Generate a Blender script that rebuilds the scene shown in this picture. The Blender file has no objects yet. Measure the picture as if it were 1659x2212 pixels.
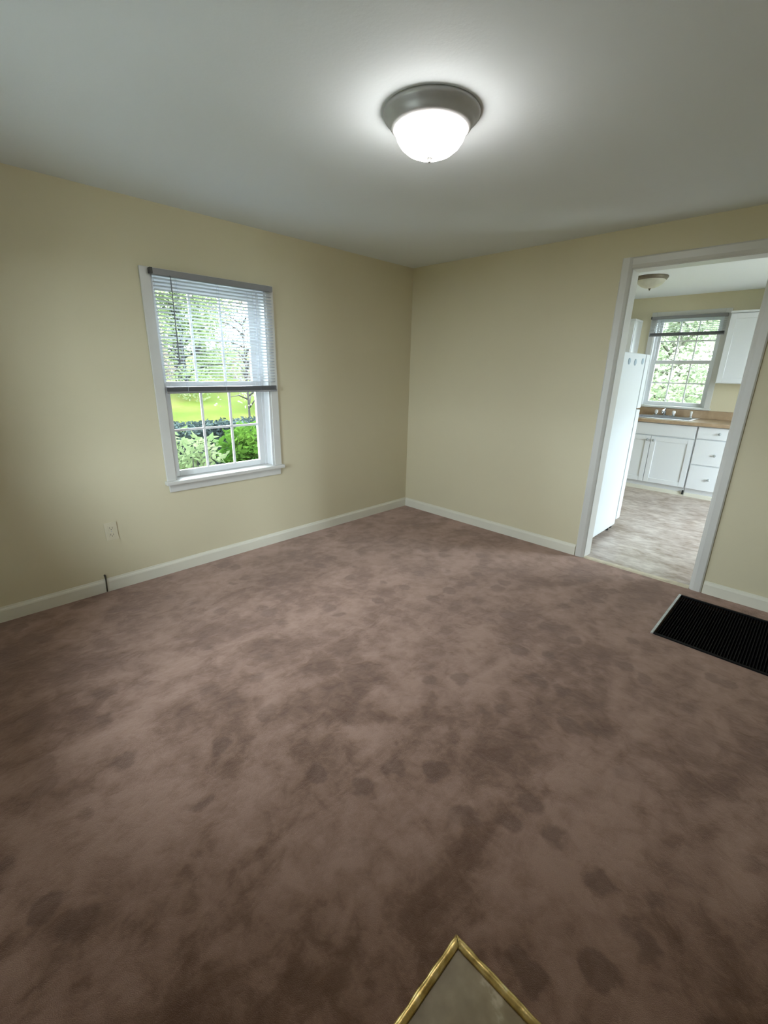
import bpy, bmesh, math, random
import numpy as np
from mathutils import Matrix, Vector

random.seed(7)
rng = np.random.default_rng(11)
SC = bpy.context.scene
COL = SC.collection

# ------------------------------------------------------------------ camera
cam_data = bpy.data.cameras.new('camera')
cam = bpy.data.objects.new('camera', cam_data)
COL.objects.link(cam)
cam.matrix_world = Matrix((
    (0.70985926, -0.22905255, 0.66605913, 3.06859),
    (0.70409277, 0.20553159, -0.67971328, -3.45734),
    (0.01879387, 0.95146818, 0.30717275, 1.40362),
    (0, 0, 0, 1)))
cam_data.sensor_fit = 'HORIZONTAL'
cam_data.sensor_width = 36.0
cam_data.lens = 20.751
cam_data.clip_start = 0.02
cam_data.clip_end = 300
SC.camera = cam

# ------------------------------------------------------------------ sky
world = bpy.data.worlds.new('overcast_sky')
SC.world = world
world.use_nodes = True
bg = world.node_tree.nodes['Background']
bg.inputs['Color'].default_value = (0.82, 0.92, 1.0, 1)
bg.inputs['Strength'].default_value = 24.0
try:
    world.cycles.sampling_method = 'MANUAL'
    world.cycles.sample_map_resolution = 256
except Exception:
    pass

# portals only tell the sampler where the windows are; they give off no light
def portal(name, loc, rot, sx, sy):
    l = bpy.data.lights.new(name, 'AREA')
    l.shape = 'RECTANGLE'; l.size = sx; l.size_y = sy
    l.cycles.is_portal = True
    o = bpy.data.objects.new(name, l); COL.objects.link(o)
    o.location = loc; o.rotation_euler = rot
    return o
HP = math.pi / 2
portal('portal_window_left', (-0.20, -1.975, 1.28), (0, -HP, 0), 1.25, 0.80)
portal('portal_window_kitchen', (1.56, 3.60, 1.55), (-HP, 0, 0), 0.76, 1.1)
portal('portal_window_kitchen_side', (4.40, 1.75, 1.1), (0, HP, 0), 2.1, 1.1)
portal('portal_window_rear', (1.31, -4.26, 1.28), (HP, 0, 0), 0.78, 1.25)

# ------------------------------------------------------------------ exposure
LAMP = 30.0
SC.view_settings.view_transform = 'Standard'
SC.view_settings.look = 'None'
SC.view_settings.gamma = 1.0
SC.view_settings.use_curve_mapping = False
SC.view_settings.exposure = 0.38
SC.cycles.use_denoising = True
try:
    SC.cycles.denoiser = 'OPENIMAGEDENOISE'
    SC.cycles.denoising_input_passes = 'RGB_ALBEDO_NORMAL'
except Exception:
    pass
SC.cycles.max_bounces = 8
SC.cycles.diffuse_bounces = 5
SC.cycles.glossy_bounces = 3
SC.cycles.transparent_max_bounces = 16
SC.cycles.use_adaptive_sampling = True
SC.cycles.adaptive_threshold = 0.03
SC.cycles.sample_clamp_indirect = 8.0

# ================================================================== materials
def nt(m):
    return m.node_tree.nodes, m.node_tree.links

def mat(name, col, rough=0.6, metal=0.0, spec=0.5, bump=None, noise=None, sheen=0.0):
    """bump=(scale, strength, distance); noise=(scale, amount) gentle tone variation"""
    m = bpy.data.materials.new(name); m.use_nodes = True
    N, L = nt(m)
    b = N['Principled BSDF']
    b.inputs['Base Color'].default_value = (*col, 1)
    b.inputs['Roughness'].default_value = rough
    b.inputs['Metallic'].default_value = metal
    b.inputs['Specular IOR Level'].default_value = spec
    if sheen:
        b.inputs['Sheen Weight'].default_value = sheen
    tc = N.new('ShaderNodeTexCoord')
    if noise:
        n = N.new('ShaderNodeTexNoise'); n.inputs['Scale'].default_value = noise[0]
        n.inputs['Detail'].default_value = 4
        L.new(tc.outputs['Object'], n.inputs['Vector'])
        r = N.new('ShaderNodeValToRGB')
        a = noise[1]
        r.color_ramp.elements[0].position = 0.3; r.color_ramp.elements[1].position = 0.7
        r.color_ramp.elements[0].color = (*[max(0, c * (1 - a)) for c in col], 1)
        r.color_ramp.elements[1].color = (*[min(1, c * (1 + a)) for c in col], 1)
        L.new(n.outputs['Fac'], r.inputs['Fac'])
        L.new(r.outputs['Color'], b.inputs['Base Color'])
    if bump:
        n = N.new('ShaderNodeTexNoise'); n.inputs['Scale'].default_value = bump[0]
        n.inputs['Detail'].default_value = 3
        L.new(tc.outputs['Object'], n.inputs['Vector'])
        bp = N.new('ShaderNodeBump'); bp.inputs['Strength'].default_value = bump[1]
        bp.inputs['Distance'].default_value = bump[2]
        L.new(n.outputs['Fac'], bp.inputs['Height'])
        L.new(bp.outputs['Normal'], b.inputs['Normal'])
    return m

M = {}
M['wall'] = mat('cream_wall_paint', (0.66, 0.605, 0.435), 0.55, spec=0.25, bump=(90, 0.06, 0.004), noise=(1.3, 0.02))
M['kwall'] = mat('kitchen_cream_paint', (0.68, 0.62, 0.45), 0.5, spec=0.3, bump=(90, 0.06, 0.004))
M['ceiling'] = mat('flat_ceiling_paint', (0.78, 0.83, 0.86), 0.8, spec=0.2, bump=(70, 0.12, 0.004), noise=(1.1, 0.02))
M['kceiling'] = mat('kitchen_ceiling_paint', (0.86, 0.90, 0.92), 0.75, spec=0.2, bump=(70, 0.1, 0.004))
M['trim'] = mat('semi_gloss_white_trim', (0.635, 0.63, 0.60), 0.35, spec=0.4, bump=(40, 0.04, 0.003), noise=(6, 0.02))
M['basetrim'] = mat('cream_white_baseboard_paint', (0.74, 0.72, 0.62), 0.4, spec=0.4, bump=(40, 0.05, 0.003), noise=(5, 0.03))
M['vinyl'] = mat('white_vinyl_window', (0.80, 0.82, 0.84), 0.35, spec=0.4)
M['cab'] = mat('white_cabinet_paint', (0.76, 0.78, 0.80), 0.4, spec=0.4, bump=(50, 0.03, 0.002))
M['appl'] = mat('white_appliance_enamel', (0.78, 0.83, 0.86), 0.28, spec=0.5, bump=(300, 0.04, 0.001))
M['black'] = mat('black_enamel', (0.004, 0.004, 0.005), 0.6, spec=0.15, bump=(200, 0.05, 0.001))
M['pit'] = mat('black_duct_metal', (0.008, 0.008, 0.008), 0.9, spec=0.1, noise=(8, 0.3))  # near-black duct lining with mottled tone
M['rubber'] = mat('black_rubber', (0.02, 0.02, 0.02), 0.8, spec=0.2, noise=(30, 0.2))
M['alu'] = mat('worn_aluminium', (0.55, 0.55, 0.56), 0.35, metal=0.85, noise=(40, 0.15))
M['nickel'] = mat('brushed_nickel', (0.44, 0.44, 0.44), 0.42, metal=0.35, bump=(300, 0.05, 0.001), noise=(20, 0.05))
M['bronze'] = mat('aged_bronze', (0.20, 0.17, 0.13), 0.45, metal=0.5, noise=(20, 0.1))
M['alabaster'] = mat('frosted_beige_glass', (0.62, 0.60, 0.50), 0.35, spec=0.5, noise=(9, 0.12))
M['chrome'] = mat('chrome', (0.62, 0.64, 0.68), 0.12, metal=1.0, noise=(30, 0.03))
M['steel'] = mat('stainless_sink_steel', (0.66, 0.67, 0.69), 0.28, metal=0.9, noise=(25, 0.06))
M['knobwhite'] = mat('white_porcelain', (0.85, 0.83, 0.80), 0.2, spec=0.6, noise=(30, 0.02))
M['knobgrey'] = mat('pewter_knob', (0.40, 0.43, 0.44), 0.35, metal=0.4, noise=(40, 0.05))
M['capblue'] = mat('pale_blue_plastic_cap', (0.42, 0.53, 0.62), 0.4, noise=(30, 0.05))
M['rail'] = mat('backlit_grey_blind_rail', (0.25, 0.25, 0.26), 0.4, spec=0.4, noise=(12, 0.03))  # white rail and stacked slats greyed: backlight shade put into the colour
M['railend'] = mat('dark_plastic_end_cap', (0.05, 0.055, 0.05), 0.5, noise=(30, 0.1))
M['wand'] = mat('smoky_plastic_wand', (0.16, 0.18, 0.20), 0.25, spec=0.5, noise=(30, 0.05))
M['cord'] = mat('pale_blue_cord', (0.55, 0.62, 0.75), 0.8, noise=(60, 0.1))
M['plate'] = mat('cream_plastic_plate', (0.69, 0.64, 0.485), 0.35, spec=0.4, noise=(20, 0.02))
M['slot'] = mat('dark_slot', (0.16, 0.145, 0.11), 0.7, noise=(40, 0.1))
M['cable'] = mat('dark_brown_cable', (0.06, 0.05, 0.035), 0.6, noise=(40, 0.1))
M['threshold'] = mat('worn_cream_wood_threshold', (0.62, 0.54, 0.40), 0.45, noise=(14, 0.14), bump=(60, 0.1, 0.002))
M['siding'] = mat('pale_siding', (0.55, 0.55, 0.52), 0.7, noise=(3, 0.05))

def mat_slat():
    m = bpy.data.materials.new('white_blind_slat'); m.use_nodes = True
    N, L = nt(m)
    b = N['Principled BSDF']
    b.inputs['Base Color'].default_value = (0.80, 0.82, 0.84, 1); b.inputs['Roughness'].default_value = 0.4
    n = N.new('ShaderNodeTexNoise'); n.inputs['Scale'].default_value = 20
    tr = N.new('ShaderNodeBsdfTranslucent'); tr.inputs['Color'].default_value = (0.72, 0.76, 0.80, 1)
    mx = N.new('ShaderNodeMixShader'); mx.inputs[0].default_value = 0.28
    L.new(b.outputs[0], mx.inputs[1]); L.new(tr.outputs[0], mx.inputs[2])
    L.new(mx.outputs[0], N['Material Output'].inputs['Surface'])
    return m
M['slat'] = mat_slat()

def mat_glass():
    m = bpy.data.materials.new('clear_window_glass'); m.use_nodes = True
    N, L = nt(m)
    N.remove(N['Principled BSDF'])
    t = N.new('ShaderNodeBsdfTransparent'); t.inputs['Color'].default_value = (0.965, 0.985, 0.98, 1)
    g = N.new('ShaderNodeBsdfGlossy'); g.inputs['Roughness'].default_value = 0.03
    fr = N.new('ShaderNodeFresnel'); fr.inputs['IOR'].default_value = 1.3
    mx = N.new('ShaderNodeMixShader')
    L.new(fr.outputs[0], mx.inputs[0]); L.new(t.outputs[0], mx.inputs[1]); L.new(g.outputs[0], mx.inputs[2])
    L.new(mx.outputs[0], N['Material Output'].inputs['Surface'])
    return m
M['glass'] = mat_glass()

def mat_lamp():
    m = bpy.data.materials.new('lit_frosted_glass'); m.use_nodes = True
    N, L = nt(m)
    N.remove(N['Principled BSDF'])
    e = N.new('ShaderNodeEmission'); e.inputs['Color'].default_value = (1.0, 0.97, 0.93, 1)
    e.inputs['Strength'].default_value = LAMP
    L.new(e.outputs[0], N['Material Output'].inputs['Surface'])
    return m
M['lamp'] = mat_lamp()

def ramp(N, stops):
    r = N.new('ShaderNodeValToRGB')
    els = r.color_ramp.elements
    while len(els) < len(stops): els.new(0.5)
    for e, (p, c) in zip(els, stops):
        e.position = p; e.color = (*c, 1) if len(c) == 3 else c
    return r

def mat_carpet():
    m = bpy.data.materials.new('brown_cut_pile_carpet'); m.use_nodes = True
    N, L = nt(m)
    b = N['Principled BSDF']
    b.inputs['Roughness'].default_value = 0.95
    b.inputs['Specular IOR Level'].default_value = 0.12
    b.inputs['Sheen Weight'].default_value = 0.7
    b.inputs['Sheen Roughness'].default_value = 0.45
    b.inputs['Sheen Tint'].default_value = (1.0, 0.76, 0.68, 1)
    tc = N.new('ShaderNodeTexCoord')
    # broad worn / brushed areas
    def noise(scale, detail, rough, dist=0.0, vec=None):
        n = N.new('ShaderNodeTexNoise'); n.inputs['Scale'].default_value = scale
        n.inputs['Detail'].default_value = detail; n.inputs['Roughness'].default_value = rough
        n.inputs['Distortion'].default_value = dist
        L.new(vec or tc.outputs['Object'], n.inputs['Vector'])
        return n
    big = noise(1.9, 3, 0.55, 0.4)
    mp = N.new('ShaderNodeMapping'); mp.inputs['Scale'].default_value = (1.0, 0.55, 1); mp.inputs['Rotation'].default_value = (0, 0, 0.7)
    L.new(tc.outputs['Object'], mp.inputs['Vector'])
    mid = noise(5.2, 4, 0.6, 0.6, mp.outputs['Vector'])
    small = noise(13, 4, 0.65, 0.3)
    def mul_add(a, w, c):
        x = N.new('ShaderNodeMath'); x.operation = 'MULTIPLY_ADD'
        L.new(a, x.inputs[0]); x.inputs[1].default_value = w
        if isinstance(c, float): x.inputs[2].default_value = c
        else: L.new(c, x.inputs[2])
        return x.outputs[0]
    v = mul_add(big.outputs['Fac'], 0.34, 0.0)
    v = mul_add(mid.outputs['Fac'], 0.36, v)
    v = mul_add(small.outputs['Fac'], 0.30, v)
    base = ramp(N, [(0.40, (0.124, 0.066, 0.043)), (0.465, (0.176, 0.101, 0.069)), (0.51, (0.245, 0.148, 0.108)), (0.58, (0.320, 0.203, 0.156))])
    L.new(v, base.inputs['Fac'])
    # pressed foot-sized dents: voronoi cells, only some of them
    vo = N.new('ShaderNodeTexVoronoi'); vo.inputs['Scale'].default_value = 6.2; vo.inputs['Randomness'].default_value = 1.0
    wob = noise(9, 3, 0.6)
    vm = N.new('ShaderNodeMixRGB'); vm.blend_type = 'ADD'; vm.inputs[0].default_value = 0.10
    L.new(tc.outputs['Object'], vm.inputs[1]); L.new(wob.outputs['Color'], vm.inputs[2])
    L.new(vm.outputs[0], vo.inputs['Vector'])
    dr = ramp(N, [(0.24, (1, 1, 1)), (0.33, (0, 0, 0))])
    L.new(vo.outputs['Distance'], dr.inputs['Fac'])
    mo = N.new('ShaderNodeMapping'); mo.inputs['Location'].default_value = (3.7, 1.2, 0)
    L.new(tc.outputs['Object'], mo.inputs['Vector'])
    sel = noise(1.4, 2, 0.5, 0.0, mo.outputs['Vector'])
    sr = ramp(N, [(0.40, (0, 0, 0)), (0.50, (1, 1, 1))])
    L.new(sel.outputs['Fac'], sr.inputs['Fac'])
    ml = N.new('ShaderNodeMath'); ml.operation = 'MULTIPLY'
    L.new(dr.outputs['Color'], ml.inputs[0]); L.new(sr.outputs['Color'], ml.inputs[1])
    ml2 = N.new('ShaderNodeMath'); ml2.operation = 'MULTIPLY'; L.new(ml.outputs[0], ml2.inputs[0]); ml2.inputs[1].default_value = 0.62
    mix = N.new('ShaderNodeMixRGB'); L.new(ml2.outputs[0], mix.inputs[0]); L.new(base.outputs['Color'], mix.inputs[1])
    mix.inputs[2].default_value = (0.105, 0.058, 0.040, 1)
    # tuft grain
    fine = noise(420, 2, 0.6)
    fr = ramp(N, [(0.3, (0.86, 0.86, 0.86)), (0.7, (1.12, 1.12, 1.12))])
    L.new(fine.outputs['Fac'], fr.inputs['Fac'])
    mg = N.new('ShaderNodeMixRGB'); mg.blend_type = 'MULTIPLY'; mg.inputs[0].default_value = 1.0
    L.new(mix.outputs[0], mg.inputs[1]); L.new(fr.outputs['Color'], mg.inputs[2])
    L.new(mg.outputs[0], b.inputs['Base Color'])
    bp = N.new('ShaderNodeBump'); bp.inputs['Strength'].default_value = 0.7; bp.inputs['Distance'].default_value = 0.004
    L.new(fine.outputs['Fac'], bp.inputs['Height'])
    bp2 = N.new('ShaderNodeBump'); bp2.inputs['Strength'].default_value = 0.5; bp2.inputs['Distance'].default_value = 0.035
    L.new(v, bp2.inputs['Height']); L.new(bp.outputs['Normal'], bp2.inputs['Normal'])
    L.new(bp2.outputs['Normal'], b.inputs['Normal'])
    return m
M['carpet'] = mat_carpet()

def mat_stone(name, stops, s1, s2, rough, stretch=1.0, spec=0.45):
    m = bpy.data.materials.new(name); m.use_nodes = True
    N, L = nt(m)
    b = N['Principled BSDF']; b.inputs['Roughness'].default_value = rough
    b.inputs['Specular IOR Level'].default_value = spec
    tc = N.new('ShaderNodeTexCoord')
    mp = N.new('ShaderNodeMapping'); mp.inputs['Scale'].default_value = (1, stretch, 1)
    L.new(tc.outputs['Object'], mp.inputs['Vector'])
    a = N.new('ShaderNodeTexNoise'); a.inputs['Scale'].default_value = s1; a.inputs['Detail'].default_value = 6; a.inputs['Distortion'].default_value = 0.8
    c = N.new('ShaderNodeTexNoise'); c.inputs['Scale'].default_value = s2; c.inputs['Detail'].default_value = 5
    L.new(mp.outputs[0], a.inputs['Vector']); L.new(mp.outputs[0], c.inputs['Vector'])
    x = N.new('ShaderNodeMath'); x.operation = 'MULTIPLY_ADD'; x.inputs[1].default_value = 0.6
    y = N.new('ShaderNodeMath'); y.operation = 'MULTIPLY'; y.inputs[1].default_value = 0.4
    L.new(c.outputs['Fac'], y.inputs[0]); L.new(a.outputs['Fac'], x.inputs[0]); L.new(y.outputs[0], x.inputs[2])
    r = ramp(N, stops); L.new(x.outputs[0], r.inputs['Fac']); L.new(r.outputs['Color'], b.inputs['Base Color'])
    bp = N.new('ShaderNodeBump'); bp.inputs['Strength'].default_value = 0.12; bp.inputs['Distance'].default_value = 0.002
    L.new(x.outputs[0], bp.inputs['Height']); L.new(bp.outputs['Normal'], b.inputs['Normal'])
    return m
M['kfloor'] = mat_stone('mottled_stone_sheet_vinyl', [(0.36, (0.28, 0.20, 0.145)), (0.45, (0.40, 0.315, 0.26)), (0.53, (0.49, 0.41, 0.36)), (0.62, (0.60, 0.52, 0.46))], 4.5, 16, 0.30, 1.5)
M['landing'] = mat_stone('worn_olive_beige_vinyl', [(0.32, (0.21, 0.16, 0.09)), (0.48, (0.30, 0.235, 0.145)), (0.56, (0.36, 0.29, 0.185)), (0.61, (0.55, 0.47, 0.34))], 7, 22, 0.4)
M['laminate'] = mat_stone('tan_wood_laminate', [(0.3, (0.32, 0.215, 0.13)), (0.5, (0.42, 0.30, 0.19)), (0.7, (0.52, 0.39, 0.27))], 4, 18, 0.3, 6)

def mat_brass():
    m = mat('worn_brass', (0.62, 0.45, 0.15), 0.32, metal=0.75, bump=(55, 0.35, 0.004))
    N, L = nt(m)
    b = N['Principled BSDF']
    tc = N.new('ShaderNodeTexCoord'); n = N.new('ShaderNodeTexNoise'); n.inputs['Scale'].default_value = 26; n.inputs['Detail'].default_value = 4
    L.new(tc.outputs['Object'], n.inputs['Vector'])
    r = ramp(N, [(0.35, (0.40, 0.28, 0.09)), (0.55, (0.66, 0.49, 0.18)), (0.72, (0.86, 0.72, 0.42))])
    L.new(n.outputs['Fac'], r.inputs['Fac']); L.new(r.outputs['Color'], b.inputs['Base Color'])
    return m
M['brass'] = mat_brass()

def mat_leaf(name, c1, c2, scale=3.0, trans=0.45):
    m = bpy.data.materials.new(name); m.use_nodes = True
    N, L = nt(m)
    N.remove(N['Principled BSDF'])
    tc = N.new('ShaderNodeTexCoord'); n = N.new('ShaderNodeTexNoise'); n.inputs['Scale'].default_value = scale; n.inputs['Detail'].default_value = 5
    L.new(tc.outputs['Object'], n.inputs['Vector'])
    r = ramp(N, [(0.38, c1), (0.62, c2)]); L.new(n.outputs['Fac'], r.inputs['Fac'])
    d = N.new('ShaderNodeBsdfDiffuse'); t = N.new('ShaderNodeBsdfTranslucent')
    L.new(r.outputs['Color'], d.inputs['Color']); L.new(r.outputs['Color'], t.inputs['Color'])
    mx = N.new('ShaderNodeMixShader'); mx.inputs[0].default_value = trans
    L.new(d.outputs[0], mx.inputs[1]); L.new(t.outputs[0], mx.inputs[2])
    L.new(mx.outputs[0], N['Material Output'].inputs['Surface'])
    return m
M['leaf_pale'] = mat_leaf('pale_spring_leaf', (0.105, 0.145, 0.060), (0.180, 0.215, 0.110))
M['leaf_pink'] = mat_leaf('pinkish_blossom_leaf', (0.110, 0.088, 0.074), (0.180, 0.150, 0.145))
M['leaf_fresh'] = mat_leaf('fresh_green_leaf', (0.018, 0.050, 0.007), (0.045, 0.088, 0.014))
M['leaf_white'] = mat_leaf('variegated_pale_leaf', (0.055, 0.085, 0.034), (0.115, 0.140, 0.075))
M['leaf_dark'] = mat_leaf('dark_hedge_leaf', (0.017, 0.024, 0.024), (0.034, 0.046, 0.044), trans=0.15)
M['leaf_bright'] = mat_leaf('overexposed_pale_leaf', (0.085, 0.115, 0.055), (0.16, 0.18, 0.115))  # brightness of the overexposed view put into the leaf colour
M['leaf_haze'] = mat_leaf('overexposed_haze_leaf', (0.17, 0.22, 0.125), (0.30, 0.33, 0.24))  # bleaching haze of the kitchen view put into the leaf colour
M['bark'] = mat('grey_brown_bark', (0.010, 0.008, 0.007), 0.9, bump=(30, 0.5, 0.02), noise=(8, 0.3))
M['bark_pale'] = mat('pale_grey_bark', (0.10, 0.10, 0.075), 0.9, bump=(30, 0.5, 0.02), noise=(8, 0.3))
M['lawn'] = mat_stone('yellow_green_lawn', [(0.30, (0.027, 0.046, 0.004)), (0.48, (0.037, 0.052, 0.006)), (0.56, (0.047, 0.053, 0.009)), (0.68, (0.056, 0.051, 0.017))], 0.5, 9, 0.95, spec=0.05)

# ================================================================== helpers
def wloc(p):
    v = Vector((0, 0, 0))
    while p is not None:
        v += p.location; p = p.parent
    return v

def tag(o, label=None, cat=None, group=None, kind=None):
    if label: o['label'] = label
    if cat: o['category'] = cat
    if group: o['group'] = group
    if kind: o['kind'] = kind
    return o

def empty(name, loc, label=None, cat=None, group=None, kind=None):
    o = bpy.data.objects.new(name, None); COL.objects.link(o)
    o.location = loc; o.empty_display_size = 0.05
    return tag(o, label, cat, group, kind)

class B:
    """collects shapes in world coordinates, builds ONE mesh object"""
    def __init__(self): self.bm = bmesh.new()
    def box(self, lo, hi, bevel=0.0, rot=None, seg=2):
        b2 = bmesh.new()
        bmesh.ops.create_cube(b2, size=1.0)
        s = [max(1e-5, hi[i] - lo[i]) for i in range(3)]
        c = Vector([(hi[i] + lo[i]) / 2 for i in range(3)])
        bmesh.ops.scale(b2, vec=s, verts=b2.verts)
        if bevel:
            bmesh.ops.bevel(b2, geom=list(b2.edges), offset=min(bevel, min(s) * 0.45), segments=seg, affect='EDGES', profile=0.6)
        if rot is not None:
            bmesh.ops.rotate(b2, cent=(0, 0, 0), matrix=rot, verts=b2.verts)
        bmesh.ops.translate(b2, vec=c, verts=b2.verts)
        self._merge(b2); return self
    def _merge(self, b2):
        me = bpy.data.meshes.new('tmp'); b2.to_mesh(me); b2.free()
        self.bm.from_mesh(me); bpy.data.meshes.remove(me)
    def prism(self, prof, p0, p1, ua, va):
        """extrude 2-D profile [(u,v)] from p0 to p1; ua/va are the 3-D axes of u and v"""
        p0, p1, ua, va = map(Vector, (p0, p1, ua, va))
        a = [self.bm.verts.new(p0 + ua * u + va * v) for u, v in prof]
        b = [self.bm.verts.new(p1 + ua * u + va * v) for u, v in prof]
        n = len(prof)
        for i in range(n):
            self.bm.faces.new((a[i], a[(i + 1) % n], b[(i + 1) % n], b[i]))
        self.bm.faces.new(a[::-1]); self.bm.faces.new(b)
        return self
    def lathe(self, prof, c, seg=40, sx=1.0, sy=1.0, cap=True):
        """prof [(r,z)] around the vertical axis through c"""
        rings = []
        for r, z in prof:
            if r < 1e-6:
                rings.append([self.bm.verts.new((c[0], c[1], c[2] + z))])
            else:
                rings.append([self.bm.verts.new((c[0] + r * sx * math.cos(2 * math.pi * k / seg), c[1] + r * sy * math.sin(2 * math.pi * k / seg), c[2] + z)) for k in range(seg)])
        for a, b in zip(rings, rings[1:]):
            for k in range(seg):
                k2 = (k + 1) % seg
                if len(a) == 1 and len(b) == 1: continue
                if len(a) == 1: self.bm.faces.new((a[0], b[k], b[k2]))
                elif len(b) == 1: self.bm.faces.new((a[k], b[0], a[k2]))
                else: self.bm.faces.new((a[k], b[k], b[k2], a[k2]))
        if cap:
            for r in (rings[0], rings[-1]):
                if len(r) > 1:
                    try: self.bm.faces.new(r)
                    except ValueError: pass
        return self
    def tube(self, pts, radii, seg=10):
        pts = [Vector(p) for p in pts]
        if not hasattr(radii, '__len__'): radii = [radii] * len(pts)
        rings = []
        for i, p in enumerate(pts):
            d = (pts[min(i + 1, len(pts) - 1)] - pts[max(i - 1, 0)]).normalized()
            up = Vector((0, 0, 1)) if abs(d.z) < 0.9 else Vector((1, 0, 0))
            u = d.cross(up).normalized(); v = u.cross(d)
            rings.append([self.bm.verts.new(p + (u * math.cos(2 * math.pi * k / seg) + v * math.sin(2 * math.pi * k / seg)) * radii[i]) for k in range(seg)])
        for a, b in zip(rings, rings[1:]):
            for k in range(seg):
                self.bm.faces.new((a[k], a[(k + 1) % seg], b[(k + 1) % seg], b[k]))
        self.bm.faces.new(rings[0]); self.bm.faces.new(rings[-1])
        return self
    def build(self, name, m, parent=None, smooth=False, **t):
        bmesh.ops.recalc_face_normals(self.bm, faces=self.bm.faces)
        off = wloc(parent)
        bmesh.ops.translate(self.bm, vec=-off, verts=self.bm.verts)
        me = bpy.data.meshes.new(name)
        self.bm.to_mesh(me); self.bm.free()
        me.materials.append(M[m])
        if smooth:
            for p in me.polygons: p.use_smooth = True
        o = bpy.data.objects.new(name, me); COL.objects.link(o)
        o.parent = parent
        tag(o, **t)
        return o

def box(name, lo, hi, m, parent=None, bevel=0.0, **t):
    return B().box(lo, hi, bevel).build(name, m, parent, **t)

def share(o, parent, loc):
    c = o.copy(); COL.objects.link(c); c.parent = parent; c.location = loc
    return c

S = dict(kind='structure')

# ================================================================== room shell
X1, Y1, H = 3.95, -4.05, 2.30           # living room: x 0..X1, y Y1..0
KX0, KX1, KY0, KY1, KH = 0.30, 4.20, 0.12, 3.40, 2.34
WT = 0.20                                # outer wall thickness
WO = (-2.36, -1.59, 0.655, 1.925)        # left window opening  y0 y1 z0 z1
DO = (1.910, 2.665, 2.075)               # doorway rough opening x0 x1 top
KW = (1.20, 1.92, 1.010, 2.100)          # kitchen window x0 x1 z0 z1
VX0, VX1, VY0, VY1 = 2.622, 3.440, -0.812, -0.158   # floor grille
LX, LY = 2.694, -2.774                   # corner of the entry landing

# carpet floor with openings for the grille and the landing
fb = B()
xs = [0, VX0 + 0.012, LX, VX1 - 0.012, X1]
ys = [Y1, LY, VY0 + 0.012, VY1 - 0.012, 0.0]
for i in range(len(xs) - 1):
    for j in range(len(ys) - 1):
        cx, cy = (xs[i] + xs[i + 1]) / 2, (ys[j] + ys[j + 1]) / 2
        if VX0 < cx < VX1 and VY0 < cy < VY1: continue
        if cx > LX and cy < LY: continue
        fb.box((xs[i], ys[j], -0.03), (xs[i + 1], ys[j + 1], 0.0))
fb.build('floor', 'carpet', **S)
box('floor_landing', (LX, Y1, -0.03), (X1, LY, -0.004), 'landing', **S)
box('floor_kitchen', (KX0, 0.06, -0.03), (KX1, KY1, -0.002), 'kfloor', **S)

box('ceiling', (0, Y1, H), (X1, 0.0, H + 0.15), 'ceiling', **S)
box('ceiling_kitchen', (KX0, KY0, KH), (KX1, KY1, KH + 0.12), 'kceiling', **S)

def wall_with_holes(name, axis, u0, u1, t0, t1, z0, z1, holes, m):
    """wall in plane; axis 'x' means it runs along x with thickness t0..t1 in y. holes (ua,ub,za,zb)"""
    us = sorted({u0, u1, *[h[0] for h in holes], *[h[1] for h in holes]})
    zs = sorted({z0, z1, *[h[2] for h in holes], *[h[3] for h in holes]})
    b = B()
    nu, nz = len(us) - 1, len(zs) - 1
    def solid(i, j):
        if not (0 <= i < nu and 0 <= j < nz): return False
        cu, cz = (us[i] + us[i + 1]) / 2, (zs[j] + zs[j + 1]) / 2
        return not any(h[0] < cu < h[1] and h[2] < cz < h[3] for h in holes)
    cache = {}
    def V(u, t, z):
        k = (round(u, 6), round(t, 6), round(z, 6))
        if k not in cache:
            cache[k] = b.bm.verts.new((u, t, z) if axis == 'x' else (t, u, z))
        return cache[k]
    for i in range(nu):
        for j in range(nz):
            if not solid(i, j): continue
            ua, ub, za, zb = us[i], us[i + 1], zs[j], zs[j + 1]
            for t in (t0, t1):
                b.bm.faces.new((V(ua, t, za), V(ub, t, za), V(ub, t, zb), V(ua, t, zb)))
            for (di, dj, q) in ((-1, 0, ((ua, za), (ua, zb))), (1, 0, ((ub, za), (ub, zb))), (0, -1, ((ua, za), (ub, za))), (0, 1, ((ua, zb), (ub, zb)))):
                if not solid(i + di, j + dj):
                    (a0, c0), (a1, c1) = q
                    b.bm.faces.new((V(a0, t0, c0), V(a1, t0, c1), V(a1, t1, c1), V(a0, t1, c0)))
    return b.build(name, m, **S)

wall_with_holes('wall_left', 'y', Y1 - WT, 0.12, -WT, 0.0, -0.03, H + 0.15, [WO], 'wall')
wall_with_holes('wall_back', 'x', 0.0, KX1 + WT, 0.0, 0.12, -0.03, KH + 0.12, [(DO[0], DO[1], -0.03, DO[2])], 'wall')
RW = (0.92, 1.70, 0.655, 1.925)  # opening of the unseen rear window, added for its daylight
wall_with_holes('wall_rear', 'x', 0.0, X1, Y1 - WT, Y1, -0.03, H + 0.15, [RW], 'wall')
wall_with_holes('wall_right', 'y', Y1 - WT, 0.0, X1, X1 + WT, -0.03, H + 0.15, [], 'wall')
wall_with_holes('wall_kitchen_back', 'x', KX0 - WT, KX1 + WT, KY1, KY1 + WT, -0.03, KH + 0.12, [KW], 'kwall')
wall_with_holes('wall_kitchen_left', 'y', KY0, KY1, KX0 - WT, KX0, -0.03, KH + 0.12, [], 'kwall')
KS = (1.2, 2.25, 0.06, 2.08)
wall_with_holes('wall_kitchen_right', 'y', KY0, KY1, KX1, KX1 + WT, -0.03, KH + 0.12, [KS], 'kwall')

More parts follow.
